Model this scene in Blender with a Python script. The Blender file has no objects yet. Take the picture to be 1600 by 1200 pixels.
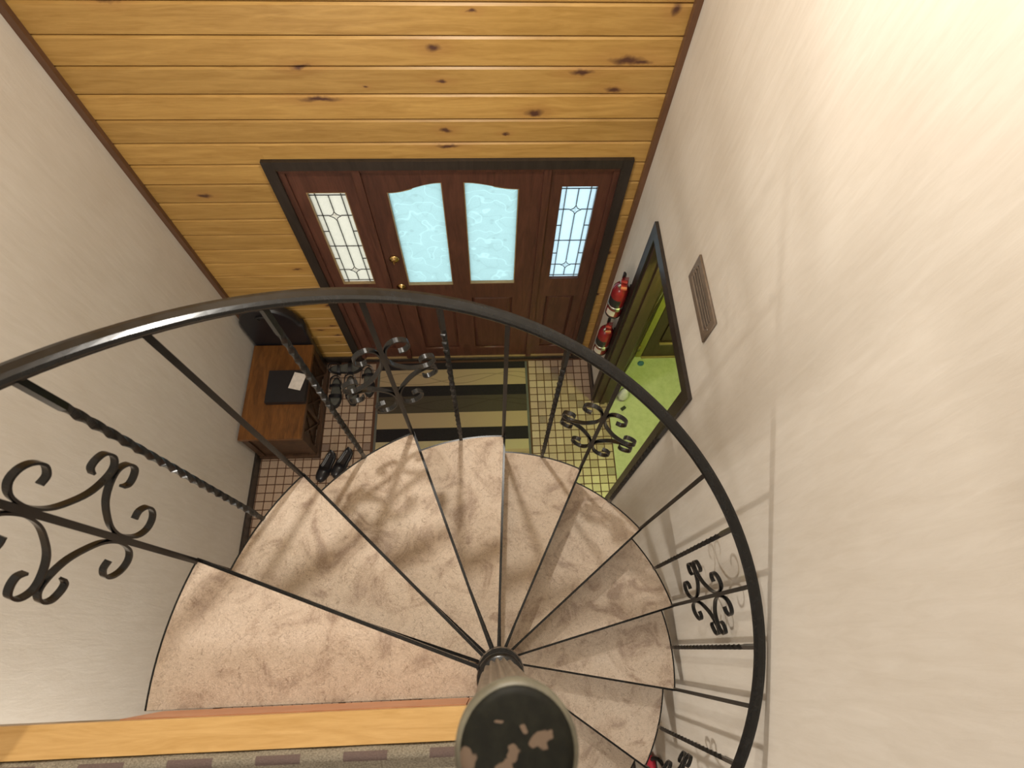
import bpy, bmesh, math, random
from mathutils import Vector, Matrix
random.seed(7)
C = bpy.context.scene.collection
S = bpy.context.scene
PI = math.pi
R_ = math.radians

# ------------------------------------------------------------------ camera, sky, lights, exposure
cam_d = bpy.data.cameras.new('camera')
cam = bpy.data.objects.new('camera', cam_d); C.objects.link(cam); S.camera = cam
cam.location = (-0.0102, 0.0529, 4.2063)
cam.rotation_euler = (0.4416, -0.0265, -0.0368)
cam_d.sensor_width = 36.0; cam_d.lens = 875.26 / 1600 * 36.0; cam_d.clip_start = 0.02
cam_d.dof.use_dof = True; cam_d.dof.focus_distance = 2.3; cam_d.dof.aperture_fstop = 6.0

world = bpy.data.worlds.new('sky'); S.world = world; world.use_nodes = True
bg = world.node_tree.nodes['Background']
bg.inputs['Color'].default_value = (0.78, 0.92, 1.0, 1); bg.inputs['Strength'].default_value = 2.4

def light(name, kind, loc, energy, color, **kw):
    d = bpy.data.lights.new(name, kind); d.energy = energy; d.color = color
    for k, v in kw.items(): setattr(d, k, v)
    o = bpy.data.objects.new(name, d); o.location = loc; C.objects.link(o); return o
light('entry_pendant_bulb', 'POINT', (-0.125, 1.32, 4.12), 82, (1.0, 0.95, 0.86), shadow_soft_size=0.035)
up = light('upstairs_fill_light', 'AREA', (-0.7, -1.5, 5.1), 24, (1.0, 0.95, 0.91), shape='DISK', size=0.5)  # added, unseen area light giving a weak ambient fill upstairs
light('lower_hall_bulb', 'POINT', (-1.2, -1.1, 1.85), 70, (1.0, 0.95, 0.87), shadow_soft_size=0.08)
light('side_room_bulb', 'POINT', (1.22, 1.45, 2.40), 60, (0.78, 1.0, 0.27), shadow_soft_size=0.08)

S.view_settings.view_transform = 'Standard'; S.view_settings.look = 'None'
S.view_settings.exposure = 0.08; S.view_settings.gamma = 1.0; S.view_settings.use_curve_mapping = False

# ------------------------------------------------------------------ measures
D = 2.286; XW = 0.839; XL = -1.80; YB = -3.0; CEIL = 5.2
R = 0.807; A0 = 159.1155; DA = 24.2841; RISE = 0.19526; Z0 = 2.7302
LEAD = {0: 159.1, 1: 136.15, 2: 110.3, 3: 86.65, 4: 62.93, 5: 38.0, 6: 13.68, 7: -10.67}
def lead(i): return LEAD.get(i, A0 - i * DA)
def tz(i): return Z0 - i * RISE

# ------------------------------------------------------------------ materials
class NT:
    def __init__(s, name):
        s.m = bpy.data.materials.new(name); s.m.use_nodes = True
        s.t = s.m.node_tree; s.n = s.t.nodes; s.b = s.n['Principled BSDF']
    def new(s, ty, **kw):
        x = s.n.new(ty)
        for k, v in kw.items():
            if k.startswith('i_'):
                key = k[2:]
                key = int(key) if key.isdigit() else key.replace('_', ' ')
                x.inputs[key].default_value = v
            else: setattr(x, k, v)
        return x
    def l(s, a, b): s.t.links.new(a, b)
    def coord(s, scale=(1, 1, 1), which='Object', rnd=False, loc=(0, 0, 0)):
        tc = s.new('ShaderNodeTexCoord'); mp = s.new('ShaderNodeMapping')
        mp.inputs['Scale'].default_value = scale; mp.inputs['Location'].default_value = loc
        s.l(tc.outputs[which], mp.inputs[0])
        if rnd:
            oi = s.new('ShaderNodeObjectInfo'); mu = s.new('ShaderNodeVectorMath', operation='SCALE')
            cx = s.new('ShaderNodeCombineXYZ'); s.l(oi.outputs['Random'], cx.inputs[0]); s.l(oi.outputs['Random'], cx.inputs[2])
            s.l(cx.outputs[0], mu.inputs[0]); mu.inputs['Scale'].default_value = 37
            ad = s.new('ShaderNodeVectorMath', operation='ADD'); s.l(mp.outputs[0], ad.inputs[0]); s.l(mu.outputs[0], ad.inputs[1])
            return ad.outputs[0]
        return mp.outputs[0]
    def noise(s, vec, scale, detail=4, rough=.6, dist=0):
        x = s.new('ShaderNodeTexNoise'); x.inputs['Scale'].default_value = scale; x.inputs['Detail'].default_value = detail
        x.inputs['Roughness'].default_value = rough; x.inputs['Distortion'].default_value = dist
        s.l(vec, x.inputs['Vector']); return x.outputs['Fac']
    def ramp(s, fac, stops, interp='LINEAR'):
        x = s.new('ShaderNodeValToRGB'); e = x.color_ramp.elements; x.color_ramp.interpolation = interp
        e[0].position = stops[0][0]; e[-1].position = stops[-1][0]
        for p, c in stops[1:-1]: e.new(p)
        for el, (p, c) in zip(sorted(e, key=lambda q: q.position), stops): el.color = (*c, 1)
        s.l(fac, x.inputs[0]); return x.outputs[0]
    def mix(s, fac, a, b, blend='MIX'):
        x = s.new('ShaderNodeMix', data_type='RGBA', blend_type=blend)
        for sock, v in ((x.inputs[0], fac), (x.inputs[6], a), (x.inputs[7], b)):
            if isinstance(v, (int, float)): sock.default_value = v
            elif isinstance(v, tuple): sock.default_value = (*v, 1)
            else: s.l(v, sock)
        return x.outputs[2]
    def math(s, op, a, b=None, c=None):
        x = s.new('ShaderNodeMath', operation=op)
        for k, v in enumerate((a, b, c)):
            if v is None: continue
            if isinstance(v, (int, float)): x.inputs[k].default_value = v
            else: s.l(v, x.inputs[k])
        return x.outputs[0]
    def out(s, col=None, rough=None, metal=None, bump=None, bs=.3, bd=.01, spec=None, coat=None):
        def st(k, v):
            if v is None: return
            if isinstance(v, (int, float)): s.b.inputs[k].default_value = v
            elif isinstance(v, tuple): s.b.inputs[k].default_value = (*v, 1)
            else: s.l(v, s.b.inputs[k])
        st('Base Color', col); st('Roughness', rough); st('Metallic', metal); st('Specular IOR Level', spec); st('Coat Weight', coat)
        if bump is not None:
            x = s.new('ShaderNodeBump'); x.inputs['Strength'].default_value = bs; x.inputs['Distance'].default_value = bd
            s.l(bump, x.inputs['Height']); s.l(x.outputs[0], s.b.inputs['Normal'])
        return s.m

def plain(name, col, rough=.5, metal=0, var=.12, scale=30, spec=.5):
    t = NT(name); v = t.coord(); n = t.noise(v, scale)
    c = t.ramp(n, [(.3, tuple(x * (1 - var) for x in col)), (.7, tuple(min(1, x * (1 + var)) for x in col))])
    return t.out(c, rough, metal, n, .1, .002, spec)

def wood(name, dark, light_, scale=(1.2, 14, 14), rough=.4, bs=.15, rnd=True, knots=None):
    t = NT(name); v = t.coord(scale, rnd=rnd)
    n1 = t.noise(v, 2.2, 6, .6, 1.2)
    v2 = t.coord(tuple(x * 5 for x in scale), rnd=rnd)
    n2 = t.noise(v2, 3, 3, .6)
    c = t.ramp(n1, [(.3, dark), (.7, light_)])
    c = t.mix(.18, c, t.ramp(n2, [(.35, dark), (.65, light_)]))
    oi = t.new('ShaderNodeObjectInfo')
    br = t.math('MULTIPLY_ADD', oi.outputs['Random'], .22, .89)
    hs = t.new('ShaderNodeHueSaturation'); t.l(c, hs.inputs['Color']); t.l(br, hs.inputs['Value']); c = hs.outputs[0]
    if knots:
        tc = t.new('ShaderNodeNewGeometry')
        wn = t.new('ShaderNodeTexNoise'); wn.inputs['Scale'].default_value = 22; t.l(tc.outputs['Position'], wn.inputs['Vector'])
        sb = t.new('ShaderNodeVectorMath', operation='SUBTRACT'); t.l(wn.outputs['Color'], sb.inputs[0]); sb.inputs[1].default_value = (.5, .5, .5)
        sc = t.new('ShaderNodeVectorMath', operation='SCALE'); t.l(sb.outputs[0], sc.inputs[0]); sc.inputs['Scale'].default_value = .035
        wp = t.new('ShaderNodeVectorMath', operation='ADD'); t.l(tc.outputs['Position'], wp.inputs[0]); t.l(sc.outputs[0], wp.inputs[1])
        acc = None; halo = None
        for (kx, kz, rx, rz) in knots:
            a = t.new('ShaderNodeVectorMath', operation='SUBTRACT'); t.l(wp.outputs[0], a.inputs[0]); a.inputs[1].default_value = (kx, D, kz)
            b = t.new('ShaderNodeVectorMath', operation='MULTIPLY'); t.l(a.outputs[0], b.inputs[0]); b.inputs[1].default_value = (.75 / rx, 0, .72 / rz)
            ln = t.new('ShaderNodeVectorMath', operation='LENGTH'); t.l(b.outputs[0], ln.inputs[0])
            acc = ln.outputs['Value'] if acc is None else t.math('MINIMUM', acc, ln.outputs['Value'])
        core = t.ramp(acc, [(.25, (1, 1, 1)), (.9, (0, 0, 0))])
        half = t.math('MULTIPLY', acc, .4)
        hal = t.ramp(half, [(.1, (.5, .5, .5)), (1, (0, 0, 0))])
        c = t.mix(hal, c, (.36, .17, .05)); c = t.mix(core, c, (.085, .035, .02))
    return t.out(c, rough, 0, n1, bs, .004, .4)

knots = [(-.211, 2.713, .035, .018), (.602, 2.658, .075, .02), (.66, 2.65, .05, .012), (.418, 2.606, .05, .013), (.568, 2.52, .042, .013), (.223, 2.405, .04, .018),
         (-.191, 2.308, .03, .014), (.092, 2.292, .02, .007), (-.19, 2.215, .06, .011), (-.19, 2.564, .03, .009), (.753, 2.872, .022, .022),
         (-.735, 2.477, .09, .013), (-.772, 2.629, .05, .012), (-1.133, .835, .03, .015), (-1.176, .564, .03, .012), (-1.178, .422, .035, .012),
         (-1.28, .506, .04, .012), (-1.194, .322, .03, .009), (.765, .922, .02, .009), (.757, 1.381, .02, .02), (-.517, 2.54, .012, .006), (-1.218, 1.254, .03, .01),
         (-.05, 2.86, .02, .008), (.35, 3.4, .05, .015), (-.6, 3.1, .04, .015), (-1.4, 2.9, .05, .015), (-1.5, 1.9, .04, .015)]
M_pine = wood('knotty_pine', (.35, .19, .045), (.53, .32, .095), knots=knots)
M_pine_board = wood('pine_board', (.50, .29, .09), (.68, .43, .17), scale=(2, 20, 20), rough=.35)
M_redwood = wood('stained_red_wood', (.055, .021, .014), (.125, .048, .030), scale=(10, 10, 1.2), rough=.38)
M_rednose = wood('reddish_nosing_wood', (.42, .17, .08), (.62, .30, .16), scale=(2, 14, 14))
M_darkwood = wood('dark_brown_wood', (.030, .016, .010), (.065, .036, .022), scale=(8, 8, 1.2), rough=.42)
M_casing = wood('dark_casing_wood', (.018, .014, .011), (.040, .030, .024), scale=(8, 8, 1.2), rough=.35)
M_brown = wood('brown_corner_trim', (.085, .040, .020), (.15, .072, .036), scale=(8, 8, 1.2))
M_bench = wood('orange_brown_wood', (.07, .027, .008), (.21, .085, .022), scale=(10, 1.6, 10), rough=.3)
M_benchdark = wood('dark_bench_wood', (.035, .018, .010), (.09, .045, .022), scale=(10, 1.6, 10), rough=.45)

def plaster():
    t = NT('cream_wall_plaster'); v = t.coord((9, 9, 1.3), which='Object'); n = t.noise(v, 4, 6, .7, .6)
    v2 = t.coord((1, 1, 1)); n2 = t.noise(v2, 2.2, 3); n3 = t.noise(v2, 60, 3)
    c = t.ramp(n, [(.3, (.54, .49, .42)), (.7, (.62, .575, .51))]); c = t.mix(.25, c, t.ramp(n2, [(.3, (.53, .47, .40)), (.7, (.66, .62, .565))]))
    return t.out(c, .75, 0, t.math('ADD', n, t.math('MULTIPLY', n3, .4)), .25, .004, .25)
M_wall = plaster()

def carpet():
    t = NT('beige_stair_carpet'); v = t.coord(which='Object', rnd=False)
    g = t.new('ShaderNodeNewGeometry'); v = g.outputs['Position']
    n1 = t.noise(v, 7.5, 5, .62, 1.6); n2 = t.noise(v, 150, 4, .8, 1.6); n3 = t.noise(v, 26, 5, .8, 3.5); n4 = t.noise(v, 2.4, 2, .5, .5)
    c = t.ramp(n1, [(.35, (.33, .23, .165)), (.43, (.55, .425, .32)), (.50, (.68, .555, .43)), (.70, (.74, .62, .50))])
    c = t.mix(.20, c, t.ramp(n4, [(.4, (.50, .37, .27)), (.6, (.72, .60, .50))]))
    c = t.mix(t.ramp(n3, [(.56, (0, 0, 0)), (.62, (.6, .6, .6))]), c, (.25, .165, .11))
    w = t.new('ShaderNodeTexNoise'); w.inputs['Scale'].default_value = 9; w.inputs['Detail'].default_value = 5; w.inputs['Roughness'].default_value = .7; w.inputs['Distortion'].default_value = 2
    t.l(v, w.inputs['Vector']); d = t.math('ABSOLUTE', t.math('SUBTRACT', w.outputs['Fac'], .5))
    c = t.mix(t.ramp(d, [(.0, (.5, .5, .5)), (.010, (0, 0, 0))]), c, (.22, .14, .09))
    c = t.mix(.26, c, t.ramp(n2, [(.35, (.22, .155, .11)), (.62, (.86, .76, .66))]))
    h = t.math('ADD', n2, t.math('MULTIPLY', n3, .5))
    return t.out(c, .95, 0, h, .6, .006, .1)
M_carpet = carpet()

def iron():
    t = NT('black_wrought_iron'); v = t.coord(); n = t.noise(v, 40)
    return t.out(t.ramp(n, [(.3, (.007, .0065, .006)), (.7, (.013, .0135, .014))]), .24, 0, n, .02, .001, .35)
M_iron = iron()
def pole_m():
    t = NT('worn_brown_pole_paint'); g = t.new('ShaderNodeNewGeometry'); n = t.noise(g.outputs['Position'], 14, 5, .7); n2 = t.noise(g.outputs['Position'], 60, 4)
    c = t.ramp(n, [(.3, (.10, .075, .052)), (.55, (.17, .135, .10)), (.75, (.24, .20, .15))])
    return t.out(t.mix(.2, c, t.ramp(n2, [(.4, (.06, .045, .03)), (.6, (.25, .2, .15))])), .5, 0, n, .2, .003, .4)
M_pole = pole_m()
def cap_m():
    t = NT('chipped_dark_cap_paint'); g = t.new('ShaderNodeNewGeometry'); P = g.outputs['Position']; n2 = t.noise(P, 90, 3)
    wn = t.new('ShaderNodeTexNoise'); wn.inputs['Scale'].default_value = 70; t.l(P, wn.inputs['Vector'])
    sb = t.new('ShaderNodeVectorMath', operation='SUBTRACT'); t.l(wn.outputs['Color'], sb.inputs[0]); sb.inputs[1].default_value = (.5, .5, .5)
    sc = t.new('ShaderNodeVectorMath', operation='SCALE'); t.l(sb.outputs[0], sc.inputs[0]); sc.inputs['Scale'].default_value = .022
    wp = t.new('ShaderNodeVectorMath', operation='ADD'); t.l(P, wp.inputs[0]); t.l(sc.outputs[0], wp.inputs[1]); acc = None
    for (x, y, rx, ry) in CHIPS:
        a = t.new('ShaderNodeVectorMath', operation='SUBTRACT'); t.l(wp.outputs[0], a.inputs[0]); a.inputs[1].default_value = (x, y, 3.66)
        b = t.new('ShaderNodeVectorMath', operation='MULTIPLY'); t.l(a.outputs[0], b.inputs[0]); b.inputs[1].default_value = (1 / rx, 1 / ry, 0)
        ln = t.new('ShaderNodeVectorMath', operation='LENGTH'); t.l(b.outputs[0], ln.inputs[0])
        acc = ln.outputs['Value'] if acc is None else t.math('MINIMUM', acc, ln.outputs['Value'])
    c = t.mix(t.ramp(acc, [(.85, (1, 1, 1)), (.98, (0, 0, 0))]), (.011, .011, .008), (.17, .12, .085))
    c = t.mix(.1, c, t.ramp(n2, [(.4, (.0, .0, .0)), (.7, (.05, .05, .03))]))
    return t.out(c, .6, 0, n2, .3, .002, .15)
CHIPS = [(.026, -.017, .0085, .0075), (.012, -.009, .004, .003), (-.008, -.003, .003, .002), (.002, -.025, .006, .007), (-.003, -.037, .009, .009), (-.037, -.033, .010, .013)]
M_cap = cap_m()
M_caprim = plain('pale_green_worn_rim', (.13, .12, .085), .5, var=.35, scale=25)

def tile_m():
    t = NT('mosaic_floor_tile'); oi = t.new('ShaderNodeObjectInfo')
    c = t.ramp(oi.outputs['Random'], [(0, (.40, .285, .20)), (.3, (.34, .24, .165)), (.5, (.44, .33, .235)), (.68, (.27, .18, .125)), (.8, (.38, .275, .195)), (.93, (.19, .13, .10))], 'CONSTANT')
    g = t.new('ShaderNodeNewGeometry'); n = t.noise(g.outputs['Position'], 120, 3)
    c = t.mix(.15, c, t.ramp(n, [(.3, (.15, .1, .07)), (.7, (.6, .5, .4))]))
    return t.out(c, .35, 0, n, .05, .001, .5)
M_tile = tile_m()
M_grout = plain('brown_red_grout', (.085, .036, .018), .9, scale=80)
M_subfloor = M_grout
def lino():
    t = NT('pale_side_room_floor'); g = t.new('ShaderNodeNewGeometry'); n = t.noise(g.outputs['Position'], 18, 5, .7); n2 = t.noise(g.outputs['Position'], 4, 5, .7, 1.5)
    c = t.ramp(n, [(.3, (.36, .37, .22)), (.6, (.44, .45, .28))]); c = t.mix(t.ramp(n2, [(.62, (0, 0, 0)), (.75, (.5, .5, .5))]), c, (.30, .30, .17))
    return t.out(c, .6, 0, n, .1, .002, .3)
M_lino = lino()

def glass_m(name, col, etched):
    t = NT(name); g = t.new('ShaderNodeNewGeometry')
    n = t.noise(g.outputs['Position'], 70 if etched else 30, 4, .65, 2.0)
    c = t.ramp(n, [(.3, tuple(x * .93 for x in col)), (.7, col)])
    if etched:
        w = t.new('ShaderNodeTexWave', wave_type='RINGS', rings_direction='SPHERICAL'); w.inputs['Scale'].default_value = 3.2; w.inputs['Distortion'].default_value = 14; w.inputs['Detail'].default_value = 2.0; w.inputs['Detail Scale'].default_value = 1.6
        t.l(g.outputs['Position'], w.inputs['Vector'])
        c = t.mix(t.ramp(w.outputs['Fac'], [(.0, (.45, .45, .45)), (.05, (0, 0, 0))]), c, tuple(x * .84 for x in col))
        v = t.new('ShaderNodeTexVoronoi'); v.inputs['Scale'].default_value = 11; t.l(g.outputs['Position'], v.inputs['Vector'])
        c = t.mix(t.ramp(v.outputs['Distance'], [(.11, (.5, .5, .5)), (.17, (0, 0, 0))]), c, tuple(x * .80 for x in col))
        w2 = t.new('ShaderNodeTexWave', wave_type='RINGS', rings_direction='X'); w2.inputs['Scale'].default_value = 4.5; w2.inputs['Distortion'].default_value = 20; w2.inputs['Detail'].default_value = 2
        t.l(g.outputs['Position'], w2.inputs['Vector']); c = t.mix(t.ramp(w2.outputs['Fac'], [(.95, (0, 0, 0)), (1, (.6, .6, .6))]), c, tuple(min(1, x * 1.18) for x in col))
    tr = t.new('ShaderNodeBsdfTranslucent'); t.l(c, tr.inputs[0])
    gl = t.new('ShaderNodeBsdfGlossy'); gl.inputs['Roughness'].default_value = .25
    bp = t.new('ShaderNodeBump'); bp.inputs['Strength'].default_value = .5; bp.inputs['Distance'].default_value = .004; t.l(n, bp.inputs['Height'])
    t.l(bp.outputs[0], gl.inputs['Normal']); t.l(bp.outputs[0], tr.inputs['Normal'])
    mx = t.new('ShaderNodeMixShader'); mx.inputs[0].default_value = .05
    t.l(tr.outputs[0], mx.inputs[1]); t.l(gl.outputs[0], mx.inputs[2])
    t.l(mx.outputs[0], t.n['Material Output'].inputs['Surface']); return t.m
M_aqua = glass_m('etched_aqua_glass', (.655, .77, .75), True)
M_cream = glass_m('cream_textured_glass', (.84, .77, .67), False)
M_clear = glass_m('pale_blue_textured_glass', (.80, .88, .90), False)
def bevel_glass():
    t = NT('clear_bevelled_glass'); tr = t.new('ShaderNodeBsdfTransparent'); gl = t.new('ShaderNodeBsdfGlossy'); gl.inputs['Roughness'].default_value = .08
    mx = t.new('ShaderNodeMixShader'); mx.inputs[0].default_value = .04; t.l(tr.outputs[0], mx.inputs[1]); t.l(gl.outputs[0], mx.inputs[2])
    t.l(mx.outputs[0], t.n['Material Output'].inputs['Surface']); return t.m
M_bevel = bevel_glass()
M_came = plain('dark_lead_came', (.05, .05, .05), .4, .5)
M_bead = plain('gold_glazing_bead', (.30, .20, .09), .4, 0)
M_brass = plain('polished_brass', (.65, .45, .18), .22, 1)
M_steel = plain('brushed_steel', (.5, .5, .48), .3, 1)
M_red = plain('glossy_red_enamel', (.19, .010, .014), .25)
M_black = plain('black_rubber', (.010, .010, .011), .5)
M_blackgl = plain('black_leather', (.012, .012, .015), .3)
M_grey = plain('grey_green_footbed', (.085, .085, .072), .7)
M_white = plain('white_paper', (.65, .60, .55), .7)
M_label = plain('cream_label', (.55, .50, .42), .6)
M_vent = plain('brown_vent_metal', (.17, .125, .09), .5, .1)
M_slat = plain('tan_vent_slat', (.25, .195, .15), .5)
M_ventdark = plain('dark_vent_duct', (.05, .035, .025), .7)
M_blue = plain('blue_cloth', (.05, .14, .22), .8)
M_bag = plain('white_plastic_bag', (.62, .62, .55), .35)
M_ceil = plain('white_ceiling_paint', (.75, .72, .66), .9)
M_porch = plain('porch_concrete', (.35, .34, .32), .9)

def runner_m():
    t = NT('striped_entry_rug'); g = t.new('ShaderNodeNewGeometry'); sp = t.new('ShaderNodeSeparateXYZ'); t.l(g.outputs['Position'], sp.inputs[0])
    y = t.math('DIVIDE', t.math('SUBTRACT', sp.outputs[1], .9), 1.4)
    yy = lambda v: (v - .9) / 1.4
    K = (.013, .012, .014); B = (.34, .255, .15); G = (.055, .045, .032); O = (.38, .32, .19)
    c = t.ramp(y, [(0, B), (yy(1.33), O), (yy(1.465), O), (yy(1.548), K), (yy(1.656), B), (yy(1.789), G), (yy(1.935), K), (yy(2.031), B), (yy(2.178), K)], 'CONSTANT')
    # constant ramp: each stop colours upward from itself
    x = c.node.color_ramp.elements
    cols = [B, B, O, K, B, G, K, B, K]
    for e, k in zip(x, cols): e.color = (*k, 1)
    acc = None
    for (f, ph, am, base) in ((7.0, .3, .05, 2.10), (5.2, 1.7, .045, 2.09), (6.1, .8, .05, 1.86), (4.3, 2.5, .045, 1.87), (6.6, 0, .04, 1.40)):
        s = t.math('SINE', t.math('MULTIPLY_ADD', sp.outputs[0], f, ph)); yy_ = t.math('MULTIPLY_ADD', s, am, base)
        d = t.math('ABSOLUTE', t.math('SUBTRACT', sp.outputs[1], yy_))
        acc = d if acc is None else t.math('MINIMUM', acc, d)
    ln = t.ramp(t.math('MULTIPLY', acc, 40), [(.08, (.6, .6, .6)), (.22, (0, 0, 0))])
    c = t.mix(ln, c, t.mix(.55, c, (.02, .015, .01)))
    n = t.noise(g.outputs['Position'], 260, 2); c = t.mix(.03, c, t.ramp(n, [(.3, (.02, .02, .02)), (.7, (.5, .4, .3))]))
    return t.out(c, .95, 0, n, .3, .002, .05)
M_runner = runner_m()
def weave_m():
    t = NT('grey_woven_rug'); g = t.new('ShaderNodeNewGeometry'); P = g.outputs['Position']
    mp = t.new('ShaderNodeMapping'); mp.inputs['Scale'].default_value = (260, 420, 1); t.l(P, mp.inputs[0])
    n = t.noise(mp.outputs[0], 1, 2); n2 = t.noise(P, 30, 3)
    c = t.ramp(n, [(.3, (.12, .10, .075)), (.7, (.36, .32, .245))]); c = t.mix(.25, c, t.ramp(n2, [(.3, (.14, .12, .085)), (.7, (.34, .30, .23))]))
    sp = t.new('ShaderNodeSeparateXYZ'); t.l(P, sp.inputs[0])
    fx = t.math('FRACT', t.math('MULTIPLY_ADD', sp.outputs[0], 6.1, .86)); a = t.math('LESS_THAN', fx, .51)
    fy = t.math('FRACT', t.math('MULTIPLY_ADD', sp.outputs[1], 20, .62)); b = t.math('LESS_THAN', fy, .33)
    c = t.mix(t.math('MULTIPLY', t.math('MULTIPLY', a, b), .85), c, (.125, .085, .080))
    return t.out(c, .95, 0, n, .6, .003, .1)
M_weave = weave_m()

# ------------------------------------------------------------------ mesh helpers
def link(name, me, mat=None, parent=None, kind=None, loc=None, rot=None, smooth=False, label=None):
    o = bpy.data.objects.new(name, me); C.objects.link(o)
    if mat is not None:
        for mm in (mat if isinstance(mat, (list, tuple)) else [mat]): me.materials.append(mm)
    if parent is not None: o.parent = parent
    if loc: o.location = loc
    if rot: o.rotation_euler = rot
    if kind: o['kind'] = kind
    if label: o['label'] = label
    if smooth:
        for p in me.polygons: p.use_smooth = True
    return o
def mesh(bm, name='m', bevel=0, seg=1):
    if bevel:
        bmesh.ops.bevel(bm, geom=[e for e in bm.edges if len(e.link_faces) == 2 and e.calc_face_angle(0) > .5], offset=bevel, segments=seg, affect='EDGES', clamp_overlap=True)
    bmesh.ops.recalc_face_normals(bm, faces=bm.faces)
    me = bpy.data.meshes.new(name); bm.to_mesh(me); bm.free(); return me
def box(bm, x0, x1, y0, y1, z0, z1, M=None):
    v = [Vector((x, y, z)) for x in (x0, x1) for y in (y0, y1) for z in (z0, z1)]
    if M is not None: v = [M @ q for q in v]
    v = [bm.verts.new(q) for q in v]
    for f in ((0, 1, 3, 2), (4, 6, 7, 5), (0, 4, 5, 1), (2, 3, 7, 6), (0, 2, 6, 4), (1, 5, 7, 3)): bm.faces.new([v[k] for k in f])
def boxm(*a, bevel=0, seg=1, M=None):
    bm = bmesh.new(); box(bm, *a, M=M); return mesh(bm, bevel=bevel, seg=seg)
def boxo(name, mat, parent, *a, bevel=.002, **kw): return link(name, boxm(*a, bevel=bevel), mat, parent, **kw)
def lathe(bm, prof, n=28, M=None, flute=0, nf=0):
    rings = []
    for r, z in prof:
        ring = []
        for k in range(n):
            a = 2 * PI * k / n; rr = r * (1 - flute * (.5 - .5 * math.cos(a * nf))) if nf else r
            q = Vector((rr * math.cos(a), rr * math.sin(a), z)); ring.append(bm.verts.new(M @ q if M is not None else q))
        rings.append(ring)
    for a, b in zip(rings, rings[1:]):
        for k in range(n): bm.faces.new((a[k], a[(k + 1) % n], b[(k + 1) % n], b[k]))
    bm.faces.new(rings[0][::-1]); bm.faces.new(rings[-1])
def smooth_pts(P, sub=5):
    out = []; P = [Vector(p) for p in P]
    for i in range(len(P) - 1):
        a = P[max(i - 1, 0)]; b = P[i]; c = P[i + 1]; d = P[min(i + 2, len(P) - 1)]
        for k in range(sub):
            t = k / sub
            out.append(.5 * ((2 * b) + (c - a) * t + (2 * a - 5 * b + 4 * c - d) * t * t + (3 * b - a - 3 * c + d) * t ** 3))
    out.append(P[-1]); return out
def sweep(bm, pts, prof, wdir=None, closed=False, twist=0):
    """prof: list of (w, h); w along wdir, h along normal."""
    rings = []; n = len(pts)
    for i, p in enumerate(pts):
        t = (pts[min(i + 1, n - 1)] - pts[max(i - 1, 0)]).normalized()
        w = (wdir(i) if callable(wdir) else wdir) if wdir is not None else (Vector((0, 0, 1)) if abs(t.z) < .9 else Vector((1, 0, 0)))
        w = (w - t * w.dot(t)).normalized(); h = t.cross(w)
        if twist: 
            a = twist * i; w, h = w * math.cos(a) + h * math.sin(a), h * math.cos(a) - w * math.sin(a)
        rings.append([bm.verts.new(p + w * a + h * b) for a, b in prof])
    m = len(prof)
    for a, b in zip(rings, rings[1:]):
        for k in range(m): bm.faces.new((a[k], a[(k + 1) % m], b[(k + 1) % m], b[k]))
    bm.faces.new(rings[0][::-1]); bm.faces.new(rings[-1])
def circ(r, n=8, ry=None): return [(r * math.cos(2 * PI * k / n), (ry or r) * math.sin(2 * PI * k / n)) for k in range(n)]
def tube(bm, pts, r, n=8): sweep(bm, [Vector(p) for p in pts], circ(r, n))
def plate(name, outer, holes, thick, bevel=0.0, axis='y', off=0.0):
    """solid plate with holes drawn in (u,v); axis 'y' -> (u, off, v); axis 'x' -> (off, u, v)."""
    cu = bpy.data.curves.new(name, 'CURVE'); cu.dimensions = '2D'; cu.fill_mode = 'BOTH'; cu.extrude = max(thick / 2 - bevel, 1e-4); cu.bevel_depth = bevel; cu.bevel_resolution = 1
    for L in [outer] + holes:
        s = cu.splines.new('POLY'); s.points.add(len(L) - 1); s.use_cyclic_u = True
        for q, (a, b) in zip(s.points, L): q.co = (a, b, 0, 1)
    o = bpy.data.objects.new(name, cu); C.objects.link(o)
    dg = bpy.context.evaluated_depsgraph_get(); me = bpy.data.meshes.new_from_object(o.evaluated_get(dg))
    bpy.data.objects.remove(o); bpy.data.curves.remove(cu)
    for v in me.vertices:
        u, w, z = v.co
        v.co = (u, off - z, w) if axis == 'y' else (off + z, u, w)
    me.materials.clear(); return me
def rect(a, b, c, d): return [(a, c), (b, c), (b, d), (a, d)]
def thing(name, label, cat, loc=(0, 0, 0), rot=(0, 0, 0), group=None):
    o = bpy.data.objects.new(name, None); o.empty_display_size = .1; C.objects.link(o); o.location = loc; o.rotation_euler = rot
    tag(o, label, cat, group); return o
def tag(o, label, cat, group=None):
    o['label'] = label; o['category'] = cat
    if group: o['group'] = group
    return o
def sroot(name, loc=(0, 0, 0)):
    o = bpy.data.objects.new(name, None); o.empty_display_size = .1; C.objects.link(o); o.location = loc; o['kind'] = 'structure'; return o

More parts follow.
